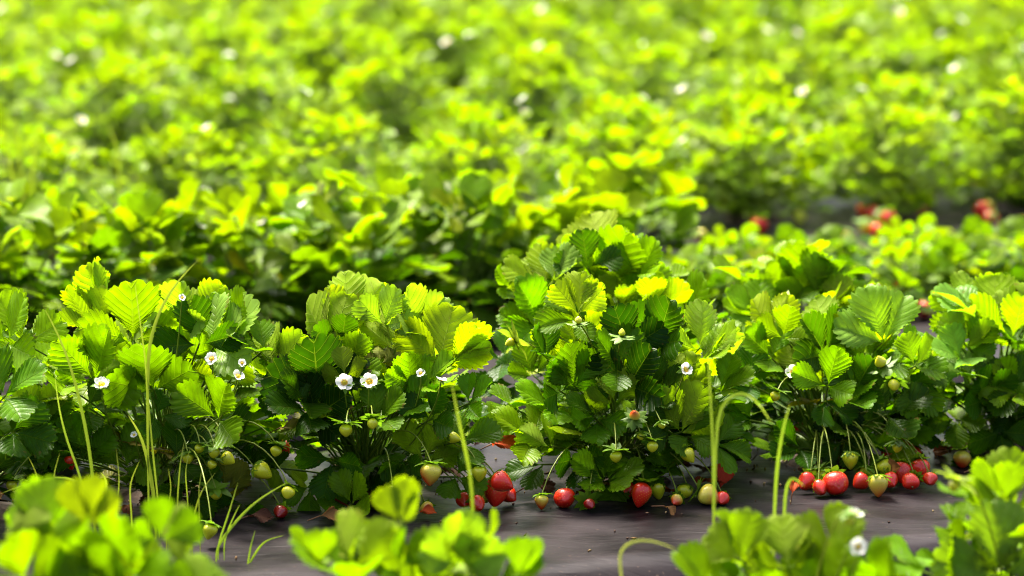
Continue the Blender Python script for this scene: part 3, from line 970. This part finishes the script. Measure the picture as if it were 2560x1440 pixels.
# nearest bed: out of focus
G0 = 'out of focus strawberry plants along the bottom edge'
hero_plant('blurred strawberry plant filling the bottom left corner below the grass blades', 250, 0, 1180,
           [(110, 1362, 95, 165, -1, 47, 'L'), (330, 1432, 85, 170, 1, 42, 'L'), (450, 1442, 70, 190, -1, 37, 'Y'), (215, 1322, 60, 130, -1, 62, 'Y', {'sp': 40}), (60, 1462, 120, 150, 1, 42, 'L'),
            (280, 1492, 60, 160, 1, 42, 'B'), (20, 1352, 110, 130, -1, 52, 'L'), (520, 1522, 60, 160, -1, 52, 'L'), (180, 1502, 100, 160, 1, 42, 'B'), (400, 1352, 100, 110, 1, 42, 'B')], .17, .19, 24, 114, d=4.98, group=G0)
hero_plant('blurred strawberry plant with pale leaves at the bottom middle', 1030, 0, 1180,
           [(1000, 1312, 65, 115, -1, 62, 'Y', {'sp': 45}), (1140, 1412, 92, 150, 1, 42, 'P'), (890, 1422, 140, 165, -1, 37, 'L'), (1170, 1442, 15, 180, -1, 42, 'L'), (880, 1472, 175, 190, 1, 72, 'L'),
            (950, 1462, 100, 170, -1, 42, 'L'), (1060, 1492, 60, 180, -1, 42, 'Y'), (1000, 1422, 120, 110, 1, 42, 'B'), (1290, 1442, 20, 110, -1, 45, 'L'), (800, 1422, 165, 120, -1, 45, 'L'), (1230, 1502, 30, 160, 1, 42, 'L')], .14, .18, 18, 115, d=5.12, group=G0)
hero_plant('blurred strawberry plant with two white flowers in the bottom right', 2010, 0, 1180,
           [(1850, 1400, 152, 135, -1, 37, 'L'), (1870, 1400, 82, 130, -1, 47, 'L'), (1970, 1420, 90, 140, -1, 42, 'L'), (2090, 1400, 60, 150, -1, 37, 'L'), (2230, 1490, 75, 165, 1, 42, 'L'),
            (2060, 1490, 60, 150, 1, 42, 'L'), (1780, 1490, 130, 140, 1, 42, 'L'), (1900, 1520, 100, 150, 1, 32, 'B'), (2150, 1520, 100, 130, 1, 52, 'B')], .135, .165, 18, 116, d=5.26,
           flowers=[(2140, 1287, .7, {'d': -.1, 'face': (.4, -.3, .9)}), (2145, 1368, .85, {'d': -.15, 'face': (0, -.9, .5)})], fruit=[(2125, 1300, 22, 'green', 'round', {'d': -.1})], group=G0)
hero_plant('blurred strawberry plant in the bottom right corner', 2560, 0, 1100,
           [(2530, 1270, 92, 150, -1, 42, 'L'), (2510, 1255, 155, 120, -1, 52, 'L'), (2420, 1250, 160, 80, 1, 52, 'L'), (2500, 1440, 95, 190, 1, 47, 'P'), (2570, 1400, 80, 150, -1, 42, 'L'), (2400, 1440, 130, 150, 1, 42, 'L')],
           .20, .17, 20, 117, d=5.38, flowers=[], fruit=[(2385, 1215, 26, 'green', 'round', {'d': -.1, 'pale': 1, 'cs': 2})], group=G0)


# ------------------------------------------------------------------ prototypes for the beds beyond
def proto(seed, h, rad, n, L0, detail, leaves_apart, nfl, nfr, tint=1.0, even=0.0):
    r = np.random.default_rng(seed)
    root = bpy.data.objects.new('strawberry_plant', None)
    col.objects.link(root)
    tag(root, 'x', 'strawberry plant')
    B = Buf()
    for i in range(n):
        J, d, nn, L, ck = rand_leaf_spec(r, h, rad, 1.0, L0)
        base = np.array([r.uniform(-.03, .03), r.uniform(-.03, .03), .0])
        b = Buf() if leaves_apart else B
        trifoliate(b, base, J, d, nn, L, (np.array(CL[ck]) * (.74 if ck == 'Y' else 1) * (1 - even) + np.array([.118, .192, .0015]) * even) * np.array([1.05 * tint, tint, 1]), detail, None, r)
        if leaves_apart: kid(root, b.build('leaf', LEAFM, root))
    if not leaves_apart: kid(root, B.build('foliage', LEAFM, root))
    for i in range(nfr):
        a = r.uniform(0, 6.28) if i % 3 == 0 else r.uniform(math.pi * 1.1, math.pi * 1.9)
        q = r.uniform(.09, .19)
        s = r.uniform(.026, .038)
        kind = ('red', 'green', 'red', 'half', 'green')[int(r.integers(0, 5))]
        add_berry(root, np.array([q * math.cos(a), q * math.sin(a), s * .45]), s, kind, 'cone', (r.uniform(-.5, .5), .7, .7), hi=False, stalk=False, r=r)
    for i in range(nfl):
        a = r.uniform(0, 6.28)
        add_flower(root, np.array([rad * .7 * math.cos(a), rad * .7 * math.sin(a), h * r.uniform(.55, .98)]), (r.uniform(-.4, .4), -.6, .8), size=1.1, r=r, stalk=leaves_apart)
    return root


PR2 = [proto(201, .33, .162, 50, .082, 'mid', True, 1, 3, .92, .0), proto(202, .33, .168, 50, .084, 'mid', True, 1, 2, .92, .0), proto(203, .31, .158, 48, .078, 'mid', True, 1, 4, .92, .0)]
PR2S = [proto(211, .15, .135, 38, .050, 'mid', True, 0, 4), proto(212, .155, .13, 38, .052, 'mid', True, 1, 5)]
PRF = [proto(221 + i, .30 + .02 * (i % 3), .20, 150, .042, 'lo', False, (1, 1, 0, 1, 2, 1)[i], i % 3, 1.12, .6) for i in range(6)]
used = set()


def place(p, x, y, rz, sc, label, group):
    if p.name not in used:
        used.add(p.name); o = p
    else: o = copy_tree(p)
    o.location = (x, y, 0); o.rotation_euler = (0, 0, rz); o.scale = (sc, sc, sc * 1.0)
    o['label'] = label; o['group'] = group
    return o


ORD = ['first', 'second', 'third', 'fourth', 'fifth', 'sixth', 'seventh', 'eighth', 'ninth', 'tenth', 'eleventh', 'twelfth', 'thirteenth', 'fourteenth']
r2 = np.random.default_rng(77)
# second bed, front and back rows; photo columns of the crowns
fr2 = [-180, 90, 370, 640, 900, 1180, 1430, 1620, 1760, 1980, 2340, 2480, 2720]
for i, px in enumerate(fr2):
    x = (px - 1280) / F * 8.05; y = row_y(2, x)
    small = px > 1550
    p = (PR2S if small else PR2)[i % (2 if small else 3)]
    lab = '%s strawberry plant from the left, %s, second bed front row' % (ORD[i], 'small' if small else 'bushy')
    place(p, x, y, r2.uniform(-.5, .5) if small else r2.uniform(0, 6.28), r2.uniform(.94, 1.08), lab, 'strawberry plants in the front row of the second bed')
bk2 = [-60, 200, 500, 780, 1040, 1290, 1540, 1860, 2060, 2330, 2560, 2760]
for i, px in enumerate(bk2):
    x = (px - 1280) / F * 8.4; y = row_y(2, x) + .32
    small = px > 1700
    p = (PR2S if small else PR2)[(i + 1) % (2 if small else 3)]
    lab = '%s strawberry plant from the left, %s, second bed back row' % (ORD[i], 'small' if small else 'bushy')
    place(p, x, y, r2.uniform(-.5, .5) if small else r2.uniform(0, 6.28), r2.uniform(.86, .98), lab, 'strawberry plants in the back row of the second bed')
NTH = {3: 'third', 4: 'fourth', 5: 'fifth', 6: 'sixth', 7: 'seventh', 8: 'eighth', 9: 'ninth'}
cnt = 0
for k in range(3, KMAX + 1):
    for row, off in (('front', 0), ('back', .33)):
        yc = row_y(k, 0) + off
        half = 1280 / F * yc * 1.05 + .35
        x = -half + r2.uniform(0, .2)
        while x < half:
            y = row_y(k, x) + off + r2.uniform(-.03, .03)
            p = PRF[int(r2.integers(0, 6))]
            w = 'blurred strawberry plant among its like in the %s row of the %s bed' % (row, NTH[k])
            place(p, x, y, r2.uniform(0, 6.28), r2.uniform(.88, 1.12), w, 'strawberry plants in the %s row of the %s bed' % (row, NTH[k]))
            cnt += 1
            x += r2.uniform(.31, .39)
print('far plants', cnt)


# ------------------------------------------------------------------ berries seen at the feet of the further plants
def attach_berry(px, py, size, kind):
    p = PZ(px, py, .018)
    size *= 1.22
    best = None
    for o in col.objects:
        if o.parent is None and o.name.startswith('strawberry_plant'):
            q = (o.location.x - p[0]) ** 2 + (o.location.y - p[1]) ** 2
            if best is None or q < best[0]: best = (q, o)
    o = best[1]
    sc = o.scale.x
    a = -o.rotation_euler.z
    dx, dy = p[0] - o.location.x, p[1] - o.location.y
    L = np.array([(dx * math.cos(a) - dy * math.sin(a)) / sc, (dx * math.sin(a) + dy * math.cos(a)) / sc, p[2] / sc])
    add_berry(o, L, size / ppm(p[1]) / sc, kind, 'cone', (r2.uniform(-.5, .5), r2.uniform(-.5, .5), .8), hi=False, stalk=False, r=r2)


for bb in [(1900, 566, 34, 'red'), (1888, 548, 26, 'half'), (2160, 530, 34, 'red'), (2180, 536, 36, 'red'), (2222, 550, 38, 'red'), (2210, 545, 30, 'red'), (2196, 580, 36, 'red'), (2166, 573, 36, 'green'), (2117, 592, 26, 'red'),
           (2455, 528, 36, 'red'), (2476, 548, 32, 'red'), (2470, 520, 30, 'half'), (2312, 775, 40, 'red'), (2262, 738, 34, 'red'), (2246, 752, 30, 'red'), (2290, 752, 30, 'half'), (1846, 742, 40, 'red'), (1862, 752, 34, 'red'),
           (2435, 640, 26, 'half'), (1560, 550, 30, 'red'), (1750, 590, 28, 'half'), (645, 582, 26, 'red'), (1120, 782, 44, 'green'), (1095, 745, 30, 'green'), (1065, 792, 30, 'green'), (1150, 790, 26, 'half'),
           (320, 672, 24, 'red'), (2550, 560, 28, 'dark'), (1010, 560, 26, 'half')]:
    attach_berry(*bb)


# ------------------------------------------------------------------ grass
def blade(b, pts, w, color, r, wtop=None):
    pts = np.asarray(pts, float)
    n = 14
    t = np.linspace(0, 1, n)
    ti = np.linspace(0, 1, len(pts))
    # smooth the surveyed polyline
    P = np.stack([np.interp(t, ti, pts[:, k]) for k in range(3)], 1)
    for _ in range(3): P[1:-1] = (P[:-2] + 2 * P[1:-1] + P[2:]) / 4
    tg = np.gradient(P, axis=0); tg /= np.linalg.norm(tg, axis=1)[:, None]
    view = np.array([r.uniform(-.3, .3), -1, .2])
    s = np.cross(tg, view); s /= np.linalg.norm(s, axis=1)[:, None]
    nn = np.cross(s, tg)
    ww = w * .50 * np.minimum(1, np.minimum(.45 + t * 2, (1 - t) ** .6 * 1.5 + .02))
    V = np.stack([P - s * ww[:, None] + nn * ww[:, None] * .35, P, P + s * ww[:, None] + nn * ww[:, None] * .35], 1).reshape(-1, 3)
    f = []
    for i in range(n - 1):
        f += [(i * 3, i * 3 + 1, i * 3 + 4, i * 3 + 3), (i * 3 + 1, i * 3 + 2, i * 3 + 5, i * 3 + 4)]
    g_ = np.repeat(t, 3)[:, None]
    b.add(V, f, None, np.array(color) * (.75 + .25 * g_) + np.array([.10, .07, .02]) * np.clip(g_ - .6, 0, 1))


def tuft(label, d, blades, color=(0.158, 0.223, 0.012), w=.0032, group='tall grass stalks standing between the beds'):
    r = np.random.default_rng(hash_str(label))
    b = Buf()
    p0 = None
    for bl in blades:
        ww = w
        if isinstance(bl[0], (int, float)): ww, bl = bl[0], bl[1]
        pts = [PD(px, py, d + r.uniform(-.01, .01)) for px, py in bl]
        g = pts[0].copy()
        g[2] = ground_z(g[0], d)
        if pts[0][2] > g[2] + .01: pts = [g] + pts
        if p0 is None: p0 = pts[0].copy()
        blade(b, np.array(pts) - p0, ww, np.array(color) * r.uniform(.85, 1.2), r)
    o = b.build('grass_tuft', [MGRASS], None, tuple(p0))
    tag(o, label, 'grass', group)


tuft('tallest grass stalk with a bent seed leaf over the dark leafy plant', 6.08,
     [(.0030, [(397, 1262), (380, 1120), (371, 1000), (367, 930)]), (.0052, [(367, 935), (372, 860), (392, 790), (430, 715), (497, 648)]), (.0022, [(368, 935), (358, 860), (344, 760), (337, 706)]),
      (.0058, [(388, 1260), (372, 1160), (352, 1085), (320, 1038)]), (.0026, [(443, 1262), (450, 1160), (461, 1102)]), (.0020, [(470, 1250), (462, 1180), (475, 1120)])], (0.180, 0.248, 0.014))
tuft('grass blades arching up over the left edge of the dark leafy plant', 6.02,
     [(.0050, [(238, 1235), (222, 1100), (192, 965), (160, 860), (108, 765)]), (.0034, [(212, 1210), (172, 1120), (148, 1030), (137, 940)]), (.0036, [(235, 1232), (180, 1190), (100, 1196), (0, 1235)]), (.0042, [(262, 1260), (268, 1200), (250, 1180)])], (0.158, 0.236, 0.012))
tuft('slender grass blades leaning right from the plastic edge near the bottom', 5.92,
     [(.0044, [(540, 1365), (600, 1290), (650, 1245), (720, 1205)]), (.0036, [(608, 1440), (634, 1390), (660, 1352), (712, 1338)]), (.0030, [(615, 1440), (626, 1370), (638, 1325)]), (.0028, [(545, 1360), (570, 1290), (595, 1205)]), (.0026, [(560, 1350), (580, 1300), (600, 1260)])], (0.158, 0.248, 0.012))
tuft('loose bunch of thin grass blades at the foot of the dark leafy plant', 5.95,
     [(.0020, [(290, 1300), (300, 1200), (290, 1120)]), (.0024, [(330, 1300), (322, 1210), (350, 1150)]), (.0018, [(415, 1300), (430, 1220), (420, 1170)]), (.0024, [(480, 1310), (500, 1230), (540, 1180)]),
      (.0018, [(500, 1310), (496, 1230), (505, 1170)]), (.0022, [(150, 1290), (130, 1200), (150, 1130)]), (.0018, [(90, 1290), (100, 1200), (70, 1140)])], (.17, .23, .012))
tuft('single blurred grass blade before the gap right of the two flowers', 5.45, [(.0046, [(1186, 1230), (1165, 1130), (1145, 1040), (1128, 950)])], (0.216, 0.310, 0.012))
tuft('blurred grass stalk with an arching pale leaf left of the berry cluster plant', 5.5,
     [(.0032, [(1784, 1230), (1782, 1100), (1775, 980), (1770, 880)]), (.0042, [(1786, 1080), (1800, 1010), (1850, 970), (1900, 1005), (1930, 1062)])], (0.187, 0.273, 0.016))
tuft('blurred upright grass blade before the plant with crowded red berries', 5.5, [(.0044, [(1935, 1230), (1948, 1120), (1960, 1060), (1976, 1008)]), (.004, [(1960, 1225), (1980, 1190), (2010, 1215)])], (0.187, 0.285, 0.012))
tuft('blurred looping pale grass blade at the bottom between two plants', 5.3, [(.0042, [(1560, 1440), (1540, 1385), (1575, 1348), (1640, 1350), (1700, 1378)])], (0.245, 0.273, 0.040))
tuft('far blurred tuft of tall grass at the left between the beds', 8.9, [(.006, [(60, 480), (40, 350), (45, 260)]), (.006, [(80, 470), (85, 350), (110, 290)]), (.006, [(40, 480), (20, 380), (10, 300)]), (.006, [(300, 420), (290, 360), (270, 310)])], (0.202, 0.285, 0.012))
tuft('far blurred thin grass stalks standing at the upper right', 10.4, [(.006, [(2200, 300), (2210, 220), (2220, 150)]), (.006, [(2210, 330), (2230, 250), (2255, 200)])], (0.216, 0.298, 0.016))


def furrow_grass():
    r = np.random.default_rng(9)
    b = Buf()
    for k in range(0, 6):
        n = 900 if k in (1, 2) else 420
        for i in range(n):
            half = 1.0 + .2 * k
            x = r.uniform(-half, half)
            t = r.uniform(BB - .02, BF + PITCH_ROW + .02)
            if k == 0 and r.random() < .4: continue
            y = row_y(k, x) + t
            g = np.array([x, y, -BH])
            h = r.uniform(.03, .11) * (1.4 if k == 1 and -.15 < x < .05 else 1)
            a = r.uniform(0, 6.28)
            ln = r.uniform(.1, .7) * h
            e = g + [math.cos(a) * ln, math.sin(a) * ln, h]
            m_ = g + [math.cos(a) * ln * .25, math.sin(a) * ln * .25, h * .6]
            P = bez(g, m_, e, 5)
            s = np.array([-math.sin(a), math.cos(a), 0]) * r.uniform(.0015, .0035)
            ww = np.array([.8, 1, .9, .6, .05])[:, None]
            V = np.stack([P - s * ww, P + s * ww], 1).reshape(-1, 3)
            f = [(j * 2, j * 2 + 1, j * 2 + 3, j * 2 + 2) for j in range(4)]
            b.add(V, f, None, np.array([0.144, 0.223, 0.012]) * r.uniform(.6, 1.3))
    o = b.build('grass', [MGRASS])
    tag(o, 'short green grass growing in the furrows between the beds', 'grass', kind='stuff')


furrow_grass()


# ------------------------------------------------------------------ soil and litter at the crowns
def soil_patches():
    r = np.random.default_rng(31)
    b = Buf()
    spots = [(o.location.x, o.location.y) for o in col.objects if o.name.startswith('strawberry_plant') and o.parent is None and o.location.y < 10]
    for (x, y) in spots:
        n, m = 14, 4
        P = [(x, y, .018)]
        ph = r.uniform(0, 6.28)
        for i in range(1, m + 1):
            for j in range(n):
                a = j * 2 * math.pi / n
                q = (i / m) * (.075 + .02 * math.sin(3 * a + ph) + r.uniform(-.006, .006))
                P.append((x + q * math.cos(a) * 1.2, y + q * math.sin(a), .018 * (1 - (i / m) ** 2) + (r.uniform(-.004, .004) if i < m else -.012)))
        f3 = [(0, 1 + j, 1 + (j + 1) % n) for j in range(n)]
        f4 = [(1 + (i - 1) * n + j, 1 + i * n + j, 1 + i * n + (j + 1) % n, 1 + (i - 1) * n + (j + 1) % n) for i in range(1, m) for j in range(n)]
        b.add(P, np.array(f3)); b.add(np.array(P), np.array(f4))
    o = b.build('soil', [MSOIL])
    tag(o, 'dark crumbly soil in the planting holes', 'soil', kind='stuff')


soil_patches()


def dry_leaf(label, px, py, ang, size, c, z=.012, tilt=60, d=None):
    r = np.random.default_rng(hash_str(label))
    p = PZ(px, py, z) if d is None else PD(px, py, d)
    b = Buf()
    a = math.radians(ang)
    di = math.cos(a) * R3 + math.sin(a) * U3
    ti = math.radians(tilt)
    leaflet(b, np.zeros(3), di, -F3 * math.cos(ti) + U3 * math.sin(ti), size / ppm(p[1]), size / ppm(p[1]) * .9, c, 'hi', .5, r.uniform(.6, 1.3), .5, r, 0, .11)
    tube(b, [np.zeros(3), -di * .02 - [0, 0, .004]], .0012, .0009, (.2, .1, .05), 5)
    o = b.build('dry_leaf', [MDRY], None, tuple(p))
    tag(o, label, 'leaf', 'dead leaves lying round the feet of the plants')


TAN, BRN, RED_, ORG_ = (.26, .12, .035), (.06, .02, .009), (.40, .035, .010), (.42, .055, .008)
dry_leaf('curled tan dead leaf on the plastic below the two flowers', 800, 1290, 10, 74, TAN, tilt=35)
dry_leaf('red orange withered leaf in the gap right of the two flowers', 1230, 1110, 15, 74, ORG_, d=6.45, tilt=50)
dry_leaf('bright orange scrap of leaf left of the berry pile', 1050, 1278, 20, 40, ORG_, tilt=50)
dry_leaf('upright red orange leaf beside the whitish blushed berry', 1800, 1222, 75, 66, RED_, d=6.45, tilt=5)
dry_leaf('dark brown dead leaf beneath the dense plant left side', 1310, 1220, 20, 80, BRN, tilt=60)
dry_leaf('brown curled leaf between the round red berry and the plant foot', 1440, 1232, 10, 60, BRN, tilt=50)
dry_leaf('dark red brown leaf under the plant with two flowers', 860, 1235, 30, 80, (.08, .015, .007), tilt=50)
dry_leaf('small brown leaf scrap right of the elongated red berry', 1660, 1265, -10, 40, TAN, tilt=60)
dry_leaf('pale tan withered leaf between the two leftmost plants', 700, 1070, 15, 70, (.28, .22, .07), d=6.35, tilt=45)
dry_leaf('orange brown leaf scrap left of the pair of red berries', 1980, 1235, 80, 34, ORG_, tilt=20)
dry_leaf('tan curled leaf among the red berry cluster', 2222, 1140, -70, 50, TAN, d=6.5, tilt=20)
dry_leaf('brown dead leaf by the foot of the rightmost plant', 2440, 1170, 10, 60, BRN, tilt=60)
dry_leaf('dark brown leaf under the plant behind the grass blades', 620, 1290, 10, 60, BRN, tilt=60)


def litter():
    r = np.random.default_rng(71)
    b = Buf()
    for i in range(900):
        k = 1 if i < 700 else 2
        x = r.uniform(-1.1, 1.2)
        t = r.uniform(BF + .12, BB - .12) if r.random() < .2 else r.normal(.02, .08)
        t = min(max(t, BF + .12), BB - .12)
        c = np.array([x, row_y(k, x) + t, .0075])
        a = r.uniform(0, 6.28)
        straw = r.random() < .25
        l, w = (r.uniform(.006, .018), .0006) if straw else (r.uniform(.001, .003), r.uniform(.0008, .002))
        u = np.array([math.cos(a), math.sin(a), r.uniform(-.1, .25)]) * l
        v = np.array([-math.sin(a), math.cos(a), r.uniform(-.2, .2)]) * w
        n = np.array([0, 0, max(w, .001) * .8])
        b.add([c - u, c - v, c + u, c + v, c + n * 1.6, c - n * 4], np.array([(0, 1, 4), (1, 2, 4), (2, 3, 4), (3, 0, 4), (1, 0, 5), (2, 1, 5), (3, 2, 5), (0, 3, 5)]), None,
              np.array([(.20, .12, .05), (.05, .028, .016), (.09, .05, .03), (.30, .22, .10)][int(r.integers(0, 4))]) * r.uniform(.6, 1.2))
    tag(b.build('litter', [MDRY]), 'crumbs of soil and straw scattered on the black plastic', 'litter', kind='stuff')


litter()


def fallen():
    r = np.random.default_rng(313)
    b = Buf()
    cols = [(.085, .030, .012), (.15, .045, .016), (.06, .028, .014), (.22, .10, .03), (.28, .05, .012), (.12, .08, .02)]
    for o in list(col.objects):
        if o.parent is None and o.name.startswith('strawberry_plant') and 6.0 < o.location.y < 9.2:
            for i in range(7):
                a = r.uniform(0, 6.28); q = r.uniform(.05, .17)
                c = np.array([o.location.x + q * math.cos(a), o.location.y + q * math.sin(a), r.uniform(.008, .02)])
                t = r.uniform(0, 6.28)
                d = np.array([math.cos(t), math.sin(t), r.uniform(0, .5)])
                L = r.uniform(.02, .05)
                leaflet(b, c, d, np.array([r.uniform(-.6, .6), r.uniform(-1, .3), 1]), L, L * .8, np.array(cols[int(r.integers(0, 6))]) * r.uniform(.7, 1.2), 'mid', .5, r.uniform(.2, 1.4), .5, r, 0, .12)
    tag(b.build('fallen_leaves', [MDRY]), 'small brown dead leaves decaying round the plant crowns', 'dead leaves', kind='stuff')


fallen()
